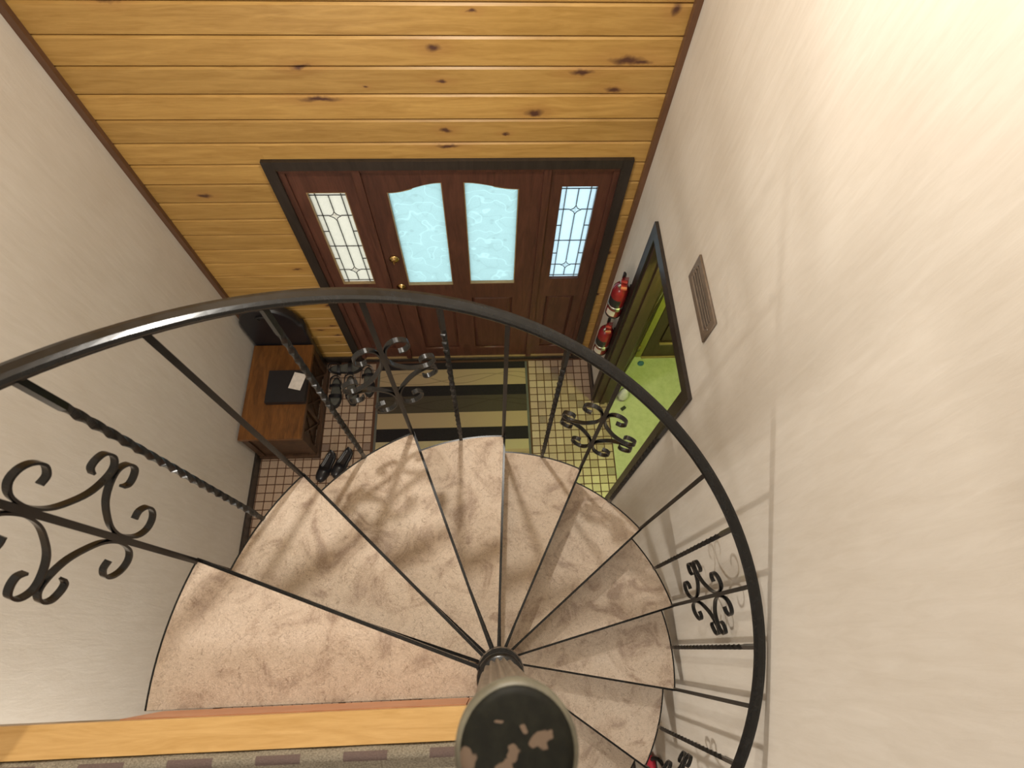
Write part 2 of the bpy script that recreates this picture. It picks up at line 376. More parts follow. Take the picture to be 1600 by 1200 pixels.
# ------------------------------------------------------------------ SETTING: floor with mosaic tiles
flo = boxo('floor', M_subfloor, None, XL - .1, .957, YB, D + .1, -.08, -.004, bevel=0, kind='structure')
P_ = .0635; TX = .3165; TY = 2.254; G = .0078
tm = boxm(-P_ / 2 + G / 2, P_ / 2 - G / 2, -P_ / 2 + G / 2, P_ / 2 - G / 2, -.006, 0, bevel=.0012)
tm.materials.append(M_tile)
rest = bmesh.new(); seen = 0
for i in range(-34, 11):
    for j in range(-1, 82):
        cx = TX + (i + .5) * P_; cy = TY - (j + .5) * P_
        x0 = cx - P_ / 2; x1 = cx + P_ / 2
        if cy + P_ / 2 > D + .005: continue
        if x1 > XW - .006 and not (1.03 < cy < 1.87 and x1 < .957): continue
        if -.93 < cx < .30 and 1.1 < cy < 2.25: continue           # under the rug
        vis = (i >= 0 and cy > 1.05 and cy > 1.45 - (cx - .3) * .9) or (cx > -1.37 and cx < -.93 and cy > 1.42)
        if vis and seen < 298:
            o = bpy.data.objects.new('floor_tile', tm); C.objects.link(o); o.parent = flo; o.location = (cx, cy, 0); seen += 1
        else: box(rest, x0 + G / 2, x1 - G / 2, cy - P_ / 2 + G / 2, cy + P_ / 2 - G / 2, -.006, 0)
link('tile_field', mesh(rest), M_tile, flo, kind='stuff')
print('tiles', seen)

# side room floor
boxo('floor_side_room', M_lino, None, .958, 3.0, .3, 2.30, -.08, 0, bevel=0, kind='structure')

# ------------------------------------------------------------------ wall_front of pine boards
wf = sroot('wall_front', (0, D, 0))
def sub(name, me, mat, parent, **kw): return link(name, me, mat, parent, **kw)
# backing behind the boards with the opening for the entry
DX0, DX1, DZ = -1.075, .70, 2.10
me = plate('backing', [(XL - .1, -.05), (DX0, -.05), (DX0, DZ), (DX1, DZ), (DX1, -.05), (XW + .1, -.05), (XW + .1, CEIL), (XL - .1, CEIL)], [], .10, 0, 'y', .072)
sub('wall_core', me, M_darkwood, wf)
pitch = .1308; zj = 2.235
def plank_mesh(x0, x1, z0, z1):
    # tongue and groove board: chamfered long edges
    g = .0015; c = .008; t0 = .020
    prof = [(0, z0 + g), (0, z1 - g), (-.012, z1 - g), (-t0, z1 - g - c), (-t0, z0 + g + c), (-.012, z0 + g)]
    bm = bmesh.new(); A = [bm.verts.new((x0, y + .02, z)) for y, z in prof]; B = [bm.verts.new((x1, y + .02, z)) for y, z in prof]
    bm.faces.new(A); bm.faces.new(B[::-1])
    for k in range(6): bm.faces.new((A[k], B[k], B[(k + 1) % 6], A[(k + 1) % 6]))
    return mesh(bm)
k = -18
while True:
    z0 = zj + k * pitch; z1 = z0 + pitch; k += 1
    if z0 > CEIL: break
    z0 = max(z0, .0); z1 = min(z1, CEIL)
    if z1 <= z0 + .01: continue
    if z1 < 2.13: segs = [(XL, -1.10), (.73, XW - .002)]
    elif z0 < 2.13: segs = [(XL, -1.10), (.73, XW - .002)]
    else: segs = [(XL, XW - .002)]
    for a, b in segs: sub('plank', plank_mesh(a, b, z0, z1), M_pine, wf)
    if z0 < 2.13 < z1 and z1 - 2.13 > .01: sub('plank', plank_mesh(-1.10, .73, 2.13, z1), M_pine, wf)
# corner trim strip
boxo('trim_1', M_brown, None, .811, XW - .0005, D - .028, D - .0005, 0, CEIL, bevel=.003, kind='structure')
boxo('trim_2', M_brown, None, XL + .0005, XL + .03, D - .028, D - .0005, 0, CEIL, bevel=.003, kind='structure')
boxo('baseboard_front', M_casing, None, XL + .03, -1.125, D - .016, D - .0005, .001, .075, bevel=.003, kind='structure')
boxo('baseboard_front_right', M_casing, None, .752, .810, D - .016, D - .0005, .001, .075, bevel=.003, kind='structure')

# ------------------------------------------------------------------ right wall with doorway, seen from above
YJ0, YJ1, ZJ = 1.035, 1.865, 2.01
me = plate('wall', [(YB, -.05), (YJ0, -.05), (YJ0, ZJ), (YJ1, ZJ), (YJ1, -.05), (D + .1, -.05), (D + .1, CEIL), (YB, CEIL)], [], .12, 0, 'x', XW + .06)
wr = link('wall_right', me, M_wall, None, kind='structure')
boxo('wall_left', M_wall, None, XL - .12, XL, YB, D + .1, -.05, CEIL, bevel=0, kind='structure')
boxo('wall_back', M_wall, None, XL - .12, XW + .12, YB - .12, YB, -.05, CEIL, bevel=0, kind='structure')
boxo('ceiling', M_ceil, None, XL - .12, XW + .12, YB - .12, D + .12, CEIL, CEIL + .1, bevel=0, kind='structure')
boxo('baseboard_right', M_casing, None, XW - .016, XW - .0005, YJ1 + .066, D - .03, .001, .09, bevel=.003, kind='structure')
boxo('baseboard_right_near', M_casing, None, XW - .016, XW - .0005, YB, YJ0 - .066, .001, .09, bevel=.003, kind='structure')
boxo('baseboard_left', M_casing, None, XL + .0005, XL + .016, YB, D - .03, .001, .09, bevel=.003, kind='structure')
# doorway casing (three boards) and jamb lining
dc = sroot('trim_3', (0, 0, 0)); cw = .062
boxo('casing_board', M_casing, dc, XW - .018, XW - .0005, YJ1 + .002, YJ1 + .002 + cw, 0.001, ZJ + cw, bevel=.004)
boxo('casing_board', M_casing, dc, XW - .018, XW - .0005, YJ0 - .002 - cw, YJ0 - .002, 0.001, ZJ + cw, bevel=.004)
boxo('casing_head', M_casing, dc, XW - .018, XW - .0005, YJ0 - .002, YJ1 + .002, ZJ, ZJ + cw, bevel=.004)
boxo('jamb', M_darkwood, dc, XW - .004, XW + .125, YJ1 - .018, YJ1 - .0005, .001, ZJ - .019, bevel=.002)
boxo('jamb', M_darkwood, dc, XW - .004, XW + .125, YJ0 + .0005, YJ0 + .018, .001, ZJ - .019, bevel=.002)
boxo('jamb_head', M_darkwood, dc, XW - .004, XW + .125, YJ0 + .0005, YJ1 - .0005, ZJ - .018, ZJ - .0005, bevel=.002)
boxo('door_stop_strip', M_darkwood, dc, XW + .05, XW + .085, YJ1 - .030, YJ1 - .0185, .001, ZJ - .019, bevel=.002)
# side room shell
boxo('wall_side_far', M_darkwood, None, 3.0, 3.1, .2, 2.4, -.05, 2.5, bevel=0, kind='structure')
boxo('wall_side_front', M_darkwood, None, .96, 3.0, 2.302, 2.4, -.05, 2.5, bevel=0, kind='structure')
boxo('wall_side_near', M_wall, None, .96, 3.0, .2, .3, -.05, 2.5, bevel=0, kind='structure')
boxo('ceiling_side_room', M_ceil, None, .96, 3.1, .2, 2.4, 2.45, 2.5, bevel=0, kind='structure')

# second door in the side room (closed), with its casing strip and hinge
d2 = sroot('door_2', (0, 0, 0))
yy = 2.300
link('door_leaf', plate('leaf', rect(1.29, 2.05, .012, 2.0), [rect(1.37, 1.60, .25, .95), rect(1.37, 1.60, 1.1, 1.85), rect(1.72, 1.96, .25, .95), rect(1.72, 1.96, 1.1, 1.85)], .03, .004, 'y', yy - .022), M_darkwood, d2)
for (a, b) in ((1.37, 1.60), (1.72, 1.96)):
    for (c, d) in ((.25, .95), (1.1, 1.85)):
        boxo('raised_panel', M_darkwood, d2, a + .02, b - .02, yy - .03, yy - .012, c + .02, d - .02, bevel=.008)
M_olive = plain('green_light_tinted_strip', (.30, .27, .06), .45)  # green lamplight on the casing strip is put into this olive base colour
boxo('casing_strip', M_olive, d2, 1.235, 1.283, yy - .035, yy - .001, .001, 2.04, bevel=.004)
h = boxo('hinge', M_brass, d2, 1.19, 1.245, yy - .042, yy - .036, .12, .20, bevel=.002, label='small brass hinge plate low on the side-room door')
boxo('hinge_slot', M_black, h, 1.205, 1.225, yy - .0445, yy - .042, .145, .175, bevel=0)
boxo('sill_strip', M_bead, d2, 1.285, 2.05, yy - .05, yy - .038, .001, .02, bevel=.002)
boxo('pull_bar', M_bead, d2, 1.38, 1.56, yy - .055, yy - .038, .238, .252, bevel=.004)

# open brown door leaf swung into the side room
ang = math.atan2(2.27 - 1.868, 1.235 - .972)
ol = sroot('door_3', (.975, 1.868, 0)); ol.rotation_euler = (0, 0, ang); L = .49
link('door_leaf', plate('leaf2', rect(0, L, .01, 1.98), [rect(.09, L - .09, .2, .9), rect(.09, L - .09, 1.08, 1.85)], .034, .003, 'y', .02), M_darkwood, ol)
boxo('raised_panel', M_darkwood, ol, .105, L - .105, .010, .030, .22, .88, bevel=.007)
boxo('raised_panel', M_darkwood, ol, .105, L - .105, .010, .030, 1.10, 1.83, bevel=.007)

# ------------------------------------------------------------------ entry door unit
ent = sroot('trim_4', (0, D, 0))                      # outer dark casing of the entry
CX0, CX1, CZ = -1.121, .7485, 2.142
boxo('casing_board', M_casing, ent, CX0, CX0 + .058, -.022, .002, 0, CZ, bevel=.004)
boxo('casing_board', M_casing, ent, CX1 - .056, CX1, -.022, .002, 0, CZ, bevel=.004)
boxo('casing_head', M_casing, ent, CX0 + .0585, CX1 - .0565, -.022, .002, CZ - .056, CZ, bevel=.004)
boxo('threshold', M_casing, ent, CX0 + .06, CX1 - .058, -.020, .10, .001, .022, bevel=.004)
boxo('sill_edge', M_bead, ent, CX0 + .07, CX1 - .066, -.004, .012, .0225, .040, bevel=.003)
IX0, IX1, IZ = CX0 + .058, CX1 - .056, CZ - .056      # frame opening
ML, MR = -.672, .316                                  # mullion centres
for xx in (ML, MR): boxo('mullion', M_redwood, ent, xx - .020, xx + .020, -.012, .06, .04, IZ, bevel=.006)
boxo('frame_stile', M_redwood, ent, IX0, IX0 + .03, -.006, .06, .04, IZ - .0305, bevel=.006)
boxo('frame_stile', M_redwood, ent, IX1 - .03, IX1, -.006, .06, .04, IZ - .0305, bevel=.006)
boxo('frame_head', M_redwood, ent, IX0 + .0005, IX1 - .0005, -.006, .06, IZ - .03, IZ, bevel=.004)

d1 = sroot('door_1', (0, D, 0))
DL0, DL1 = ML + .0215, MR - .0215
def arch(x0, x1, zb, za, zc, n=14):                   # za at x0, zc at x1, S-curve between
    return [(x0, zb), (x1, zb)] + [(x1 + (x0 - x1) * t / n, zc + (za - zc) * (.5 - .5 * math.cos(PI * t / n))) for t in range(n + 1)]
PL = arch(-.543, -.240, 1.054, 1.908, 1.978); PR = arch(-.129, .173, 1.062, 1.978, 1.928)
LP = [rect(-.53, -.245, .17, .90), rect(-.125, .165, .17, .90)]
link('door_leaf', plate('leaf', rect(DL0, DL1, .043, IZ - .032), [PL, PR] + LP, .044, .005, 'y', .026), M_redwood, d1)
def panel(parent, mat, a, b, c, d, y0=.012, g=.028):
    bm = bmesh.new(); box(bm, a - .0005, b + .0005, y0 + .012, .040, c - .0005, d + .0005)
    v = [(a + .008, y0 + .0122, c + .008), (b - .008, y0 + .0122, c + .008), (b - .008, y0 + .0122, d - .008), (a + .008, y0 + .0122, d - .008)]
    w = [(a + g, y0, c + g), (b - g, y0, c + g), (b - g, y0, d - g), (a + g, y0, d - g)]
    V = [bm.verts.new(q) for q in v]; W = [bm.verts.new(q) for q in w]; bm.faces.new(W)
    for k in range(4): bm.faces.new((V[k], V[(k + 1) % 4], W[(k + 1) % 4], W[k]))
    return link('raised_panel', mesh(bm), mat, parent)
def grow(L, g):
    cx = sum(p[0] for p in L) / len(L); cz = (min(p[1] for p in L) + max(p[1] for p in L)) / 2
    return [(x + (g if x > cx else -g), z + (g if z > cz else -g)) for x, z in L]
for L in (PL, PR):
    p = link('glass_pane', plate('pane', grow(L, .004), [], .006, 0, 'y', .030), M_aqua, d1, label='frosted aqua glass pane etched with leaves')
    link('glazing_bead', plate('bead', grow(L, -.0005), [grow(L, -.007)], .022, 0, 'y', .016), M_bead, p)
for L in LP:
    (a, c), (b, _), (_, d) = L[0], L[1], L[2]
    panel(d1, M_redwood, a, b, c, d)
def lathe_o(name, prof, mat, parent, loc, rot=(0, 0, 0), n=24, smooth=True):
    bm = bmesh.new(); lathe(bm, prof, n); return link(name, mesh(bm), mat, parent, loc=loc, rot=rot, smooth=smooth)
db = lathe_o('deadbolt', [(.030, 0), (.032, .006), (.027, .012), (.018, .014), (.017, .022), (.004, .023)], M_brass, d1, (-.592, .004, 1.345), (PI / 2, 0, 0))
boxo('thumb_turn', M_brass, db, -.003, .003, -.014, .014, .022, .036, bevel=.001)
kb = lathe_o('door_knob', [(.030, 0), (.032, .005), (.012, .010), (.011, .030), (.024, .040), (.030, .052), (.026, .064), (.008, .068)], M_brass, d1, (-.592, .004, 1.045), (PI / 2, 0, 0))

# leaded sidelights
def sidelight(name, x0, x1, px0, px1, z0, z1, mat):
    w = sroot(name, (0, D, 0))
    hole = rect(px0, px1, z0, z1); low = rect(px0 + .0, px1 - .0, .17, .90)
    link('sidelight_frame', plate('sf', rect(x0, x1, .043, IZ - .032), [hole, low], .040, .005, 'y', .028), M_redwood, w)
    panel(w, M_redwood, px0, px1, .17, .90)
    link('glazing_bead', plate('sb', grow(hole, -.0005), [grow(hole, -.006)], .02, 0, 'y', .018), M_bead if mat is M_cream else M_redwood, w)
    W = px1 - px0; H = z1 - z0
    X = lambda u: px0 + W * u
    Z = lambda v: z1 - H * v
    us = (.0, .17, .5, .83, 1.0); vb = (.045, .235, .395, .555, .70, .835, .97); vc = (.045, .235, .555, .835, .97)
    cells = []
    for (a, b) in ((0, .17), (.17, .83), (.83, 1)): cells += [(a, b, 0, .045), (a, b, .97, 1)]
    for (a, b) in ((0, .17), (.83, 1)): cells += [(a, b, c, d) for c, d in zip(vb, vb[1:])]
    for (a, b) in ((.17, .5), (.5, .83)): cells += [(a, b, c, d) for c, d in zip(vc, vc[1:])]
    for (a, b, c, d) in cells:
        boxo('glass_pane', mat, w, X(a) + .0005, X(b) - .0005, .028, .032, Z(d) + .0005, Z(c) - .0005, bevel=0)
    for v in (.235, .835):
        hu, hv = .155, .042
        pts = []
        for (sa, sb) in (((0, -hv), (hu, 0)), ((hu, 0), (0, hv)), ((0, hv), (-hu, 0)), ((-hu, 0), (0, -hv))):
            for t in range(4):
                k = t / 4; a = sa[0] * (1 - k) + sb[0] * k; b = sa[1] * (1 - k) + sb[1] * k; q = 1 - .28 * math.sin(PI * k)
                pts.append((X(.5 + a * q), Z(v + b * q)))
        link('diamond_pane', plate('dp', pts, [], .003, 0, 'y', .0245), M_bevel, w)
        bm = bmesh.new(); sweep(bm, [Vector((a, .0215, b)) for a, b in pts + [pts[0]]], [(-.0015, -.002), (.0015, -.002), (.0015, .002), (-.0015, .002)], Vector((0, 1, 0)))
        link('diamond_came', mesh(bm), M_came, w)
    bm = bmesh.new(); q = .0018
    def vline(u, a, b): box(bm, X(u) - q, X(u) + q, .024, .036, Z(b), Z(a))
    def hline(v, a, b): box(bm, X(a), X(b), .0245, .0355, Z(v) - q, Z(v) + q)
    vline(.17, 0, 1); vline(.83, 0, 1); vline(.5, .045, .193); vline(.5, .277, .793); vline(.5, .877, .97)
    for v in (.045, .97, .555): hline(v, 0, 1)
    for v in (.235, .835): hline(v, 0, .345); hline(v, .655, 1)
    for v in (.395, .70): hline(v, 0, .17); hline(v, .83, 1)
    link('lead_came', mesh(bm), M_came, w, label='dark lead lines dividing the glass')
sidelight('window_1', IX0 + .031, ML - .0205, -.971, -.759, 1.074, 1.908, M_cream)
sidelight('window_2', MR + .0205, IX1 - .031, .398, .605, 1.098, 1.942, M_clear)
# outside: a porch slab under the sky
boxo('porch_floor', M_porch, None, -4, 4, D + .14, D + 5, -.2, -.06, bevel=0, kind='structure')

# ------------------------------------------------------------------ upper floor edge
slab = boxo('floor_upper', plain('upper_floor_boards', (.40, .33, .26), .8), None, XL, -.058, YB, -.062, Z0 - .05, 2.905, bevel=0, kind='structure')
boxo('floor_upper_right', plain('upper_floor_boards_right', (.40, .33, .26), .8), None, -.058, XW, YB, -1.35, Z0 - .05, 2.905, bevel=0, kind='structure')
boxo('trim_5', M_rednose, None, -.755, -.072, -.061, -.0455, Z0 + .012, 2.902, bevel=.003, kind='structure')
boxo('trim_5_end', M_rednose, None, -.070, -.050, -.061, -.0455, Z0 + .012, 2.902, bevel=.003, kind='structure')
boxo('trim_6', M_pine_board, None, XL + .001, -.052, -.105, -.0475, 2.9055, 2.925, bevel=.004, kind='structure')
# woven rug on the upper floor: with raised folds
bm = bmesh.new(); nx, ny = 90, 60; X0, X1, Y0, Y1 = -1.25, -.085, -1.0, -.107
top = []
for j in range(ny + 1):
    yv = Y1 + (Y0 - Y1) * (j / ny) ** 1.25
    row = []
    for i in range(nx + 1):
        xv = X0 + (X1 - X0) * i / nx
        z = 2.9085 + .020 * math.exp(-((yv + .128 + .004 * math.sin(xv * 3)) / .012) ** 2) + .020 * math.exp(-((yv + .166 - .005 * math.sin(xv * 4)) / .011) ** 2) + .008 * math.exp(-((yv + .111) / .008) ** 2)
        z += .0012 * math.sin(xv * 35 + yv * 20); row.append(bm.verts.new((xv, yv, z + .004)))
    top.append(row)
for j in range(ny):
    for i in range(nx): bm.faces.new((top[j][i], top[j][i + 1], top[j + 1][i + 1], top[j + 1][i]))
r = bmesh.ops.extrude_face_region(bm, geom=bm.faces[:]); 
for v in [g for g in r['geom'] if isinstance(g, bmesh.types.BMVert)]: v.co.z = 2.9055
o = link('woven_rug', mesh(bm), M_weave, smooth=True)
tag(o, 'grey woven rug with dark rectangles lying rumpled on the upper landing', 'rug')

# ------------------------------------------------------------------ SPIRAL STAIRCASE (one thing)
st = thing('spiral_staircase', 'black iron spiral staircase with beige carpeted wedge treads', 'staircase')
def wedge(a_lo, a_hi, r0, r1, z0, z1, inset=0, bevel=0, dense=False):
    bm = bmesh.new(); n = 12; pts = []
    u0 = Vector((math.cos(a_lo), math.sin(a_lo))); u1 = Vector((math.cos(a_hi), math.sin(a_hi)))
    # inset from the two straight edges
    n0 = Vector((-u0.y, u0.x)) * inset; n1 = Vector((u1.y, -u1.x)) * inset
    ra = r1 - inset
    d0 = math.asin(inset / ra); 
    for k in range(n + 1):
        a = a_lo + d0 + (a_hi - a_lo - 2 * d0) * k / n; pts.append((ra * math.cos(a), ra * math.sin(a)))
    q1 = u1 * r0 + n1; q0 = u0 * r0 + n0
    pts += [tuple(q1), tuple(q0)]
    A = [bm.verts.new((x, y, z0)) for x, y in pts]; B = [bm.verts.new((x, y, z1)) for x, y in pts]
    bm.faces.new(A[::-1]); bm.faces.new(B)
    for k in range(len(pts)): bm.faces.new((A[k], A[(k + 1) % len(pts)], B[(k + 1) % len(pts)], B[k]))
    return mesh(bm, bevel=bevel)
NT_ = 14
for i in range(NT_):
    a1 = R_(lead(i)); a2 = R_(lead(i - 1) + 2.0) if i else R_(182.4)
    z = tz(i)
    if i:
        mf = wedge(a1, a2, .047, R, z - .040, z - .004, 0, .002); mc = wedge(a1, a2, .060, R, z - .006, z + .003, .0085, .003)
    else:                                              # top platform: straight back edge against the landing riser
        arc = lambda rr, y: [(rr * math.cos(a1 + (PI + math.asin(-y / rr) - a1) * k / 12), rr * math.sin(a1 + (PI + math.asin(-y / rr) - a1) * k / 12)) for k in range(13)]
        u = Vector((math.cos(a1), math.sin(a1))); nn = Vector((-u.y, u.x)) * .0085
        def slab_(P, za, zb):
            bm = bmesh.new(); A = [bm.verts.new((x, y, za)) for x, y in P]; B = [bm.verts.new((x, y, zb)) for x, y in P]
            bm.faces.new(A[::-1]); bm.faces.new(B)
            for k in range(len(P)): bm.faces.new((A[k], A[(k + 1) % len(P)], B[(k + 1) % len(P)], B[k]))
            return mesh(bm, bevel=.002)
        mf = slab_(arc(R, -.045) + [(-.010, -.045), tuple(u * .047)], z - .040, z - .004)
        q = arc(R - .0085, -.044); q[0] = tuple(u * (R - .009) + nn)
        mc = slab_(q + [(-.02, -.044), tuple(u * .058 + nn)], z - .006, z + .003)
    fr = link('tread', mf, M_iron, st)
    link('carpet', mc, M_carpet, fr, label='beige mottled carpet covering the tread')
    # bracket under the tread against the pole
    bm = bmesh.new(); lathe(bm, [(.056, z - .12), (.058, z - .04), (.055, z - .005)], 24); link('sleeve', mesh(bm), M_iron, fr, smooth=False)
# centre pole
bm = bmesh.new(); lathe(bm, [(.044, 0), (.044, 2.72)], 32); link('pole', mesh(bm), M_iron, st, smooth=True)
bm = bmesh.new()
prof = [(.044, 2.721), (.0455, 2.76), (.0462, 2.85), (.0465, 3.2), (.0465, 3.600)]
lathe(bm, prof, 144, flute=.15, nf=18); link('upper_pole', mesh(bm), M_pole, st, smooth=False, label='fluted worn brown upper length of the pole')
bm = bmesh.new(); lathe(bm, [(.047, 2.728), (.054, 2.732), (.056, 2.742), (.054, 2.752), (.0465, 2.757)], 40); link('collar', mesh(bm), M_iron, st, smooth=True)
bm = bmesh.new(); lathe(bm, [(.0470, 3.600), (.0515, 3.604), (.0530, 3.625), (.0525, 3.648), (.0490, 3.655), (.047, 3.6555)], 48); cp = link('pole_cap', mesh(bm), M_caprim, st, smooth=True, label='dark chipped round cap with a pale rim')
bm = bmesh.new(); lathe(bm, [(.0475, 3.6545), (.0475, 3.6565), (.040, 3.6590), (.01, 3.6600)], 48); link('cap_disc', mesh(bm), M_cap, cp, smooth=True)
def lean(o, lo=2.73):                                  # the upper length stands a touch off plumb, towards the landing
    for v in o.data.vertices: v.co.y += -.010 - (v.co.z - lo) * .0148; v.co.x += (v.co.z - lo) * .0065
for o in list(st.children):
    if o.name.split('.')[0] in ('upper_pole', 'collar', 'pole_cap'):
        lean(o)
        for ch in o.children: lean(ch)
# handrail
def rail_z(a): return Z0 - (A0 - a) / DA * RISE + .845
pts = []; a = 162.0
while a > -172: pts.append(Vector((R * math.cos(R_(a)), R * math.sin(R_(a)), rail_z(a)))); a -= 2
prof = [(-.0185, -.001), (-.0165, .006), (-.008, .0085), (.008, .0085), (.0165, .006), (.0185, -.001), (.0165, -.006), (.010, -.008), (.009, -.016), (-.009, -.016), (-.010, -.008), (-.0165, -.006)]
bm = bmesh.new()
sweep(bm, pts, [(p[0], p[1]) for p in prof], lambda i: Vector((pts[i].x, pts[i].y, 0)))
bmz = mesh(bm)
link('handrail', bmz, M_iron, st, smooth=False)
# balusters
BW = .0066
def bar(h): return boxm(-BW, BW, -BW, BW, 0, h, bevel=.001)
def twisted(h):
    bm = bmesh.new(); q = .0072; n = int(h / .004)
    pts = [Vector((0, 0, h * k / n)) for k in range(n + 1)]
    rings = []
    for k, p in enumerate(pts):
        z = p.z; t = 0
        lo, hi = .06, h - .10
        t = (min(max(z, lo), hi) - lo) / .085 * PI
        rings.append([bm.verts.new((q * 1.25 * math.cos(t + PI / 4 + j * PI / 2), q * 1.25 * math.sin(t + PI / 4 + j * PI / 2), z)) for j in range(4)])
    for a, b in zip(rings, rings[1:]):
        for j in range(4): bm.faces.new((a[j], a[(j + 1) % 4], b[(j + 1) % 4], b[j]))
    bm.faces.new(rings[0][::-1]); bm.faces.new(rings[-1]); return mesh(bm)
up_ = [(.043, .572), (.060, .571), (.073, .588), (.069, .610), (.054, .625), (.033, .627), (.016, .612), (.0085, .585), (.0075, .555), (.014, .525), (.029, .498), (.056, .466), (.088, .449), (.114, .447), (.130, .464), (.128, .487), (.113, .497), (.097, .497), (.089, .485)]
lo_ = [(u, .881 - v) for u, v in up_]
def scroll(P, sgn):
    bm = bmesh.new(); pts = smooth_pts([(0, sgn * u, v) for u, v in P], 4)
    w, t = .0070, .0024
    sweep(bm, pts, [(-w, -t), (w, -t), (w, t), (-w, t)], Vector((1, 0, 0)))
    me = mesh(bm, bevel=.0006); me.materials.append(M_iron); return me
SC = [scroll(up_, 1), scroll(up_, -1), scroll(lo_, 1), scroll(lo_, -1)]
for i in range(0, NT_):
    a = R_(lead(i) + .6); rr = R - .004
    top = rail_z(math.degrees(a)) - .014; foot = tz(i) - RISE + .01 if i < NT_ - 1 else 0.0
    b = link('baluster', bar(top - foot), M_iron, st, loc=(rr * math.cos(a), rr * math.sin(a), foot), rot=(0, 0, a))
    if i % 2 == 0 and i < 12:
        for me in SC:
            s = bpy.data.objects.new('scroll', me); C.objects.link(s); s.parent = b; s.location = (0, 0, tz(i) - foot)
    m = R_((lead(i) + (lead(i - 1) if i else 182)) / 2 + .6); top = rail_z(math.degrees(m)) - .014
    if i == 0: continue
    link('twisted_baluster', twisted(top - tz(i) + .003), M_iron, st, loc=(rr * math.cos(m), rr * math.sin(m), tz(i) - .003), rot=(0, 0, m))

# ------------------------------------------------------------------ entry rug
bm = bmesh.new(); box(bm, -.915, .288, 1.0, 2.243, .0008, .009)
rug = link('striped_rug', mesh(bm, bevel=.003), M_runner); tag(rug, 'long rug with black, beige and brown stripes before the entry door', 'rug')
boxo('edge_binding', M_grey, rug, .2885, .306, 1.0, 2.243, .0008, .0105, bevel=.003)
boxo('edge_binding', M_grey, rug, -.933, -.9155, 1.0, 2.243, .0008, .0105, bevel=.003)

# ------------------------------------------------------------------ wall vent
v = thing('wall_vent', 'brown slatted metal air vent on the cream wall', 'vent', (XW, 1.273, 2.372))
link('vent_frame', plate('vf', rect(-.157, .157, -.070, .070), [rect(-.130, .130, -.045, .045)], .010, .002, 'x', -.0055), M_vent, v)
boxo('duct_back', M_ventdark, v, -.003, -.0008, -.129, .129, -.044, .044, bevel=0)
for k in range(4):
    zc = -.033 + k * .022
    M = Matrix.Translation((-.0075, 0, zc)) @ Matrix.Rotation(R_(35), 4, 'Y')
    link('slat', boxm(-.0065, .0065, -.129, .129, -.0008, .0008, M=M), M_slat, v)
for s in (-1, 1): lathe_o('screw', [(.004, 0), (.004, .0015), (.001, .002)], M_steel, v, (-.0105, s * .143, -.0), (0, -PI / 2, 0), 10)

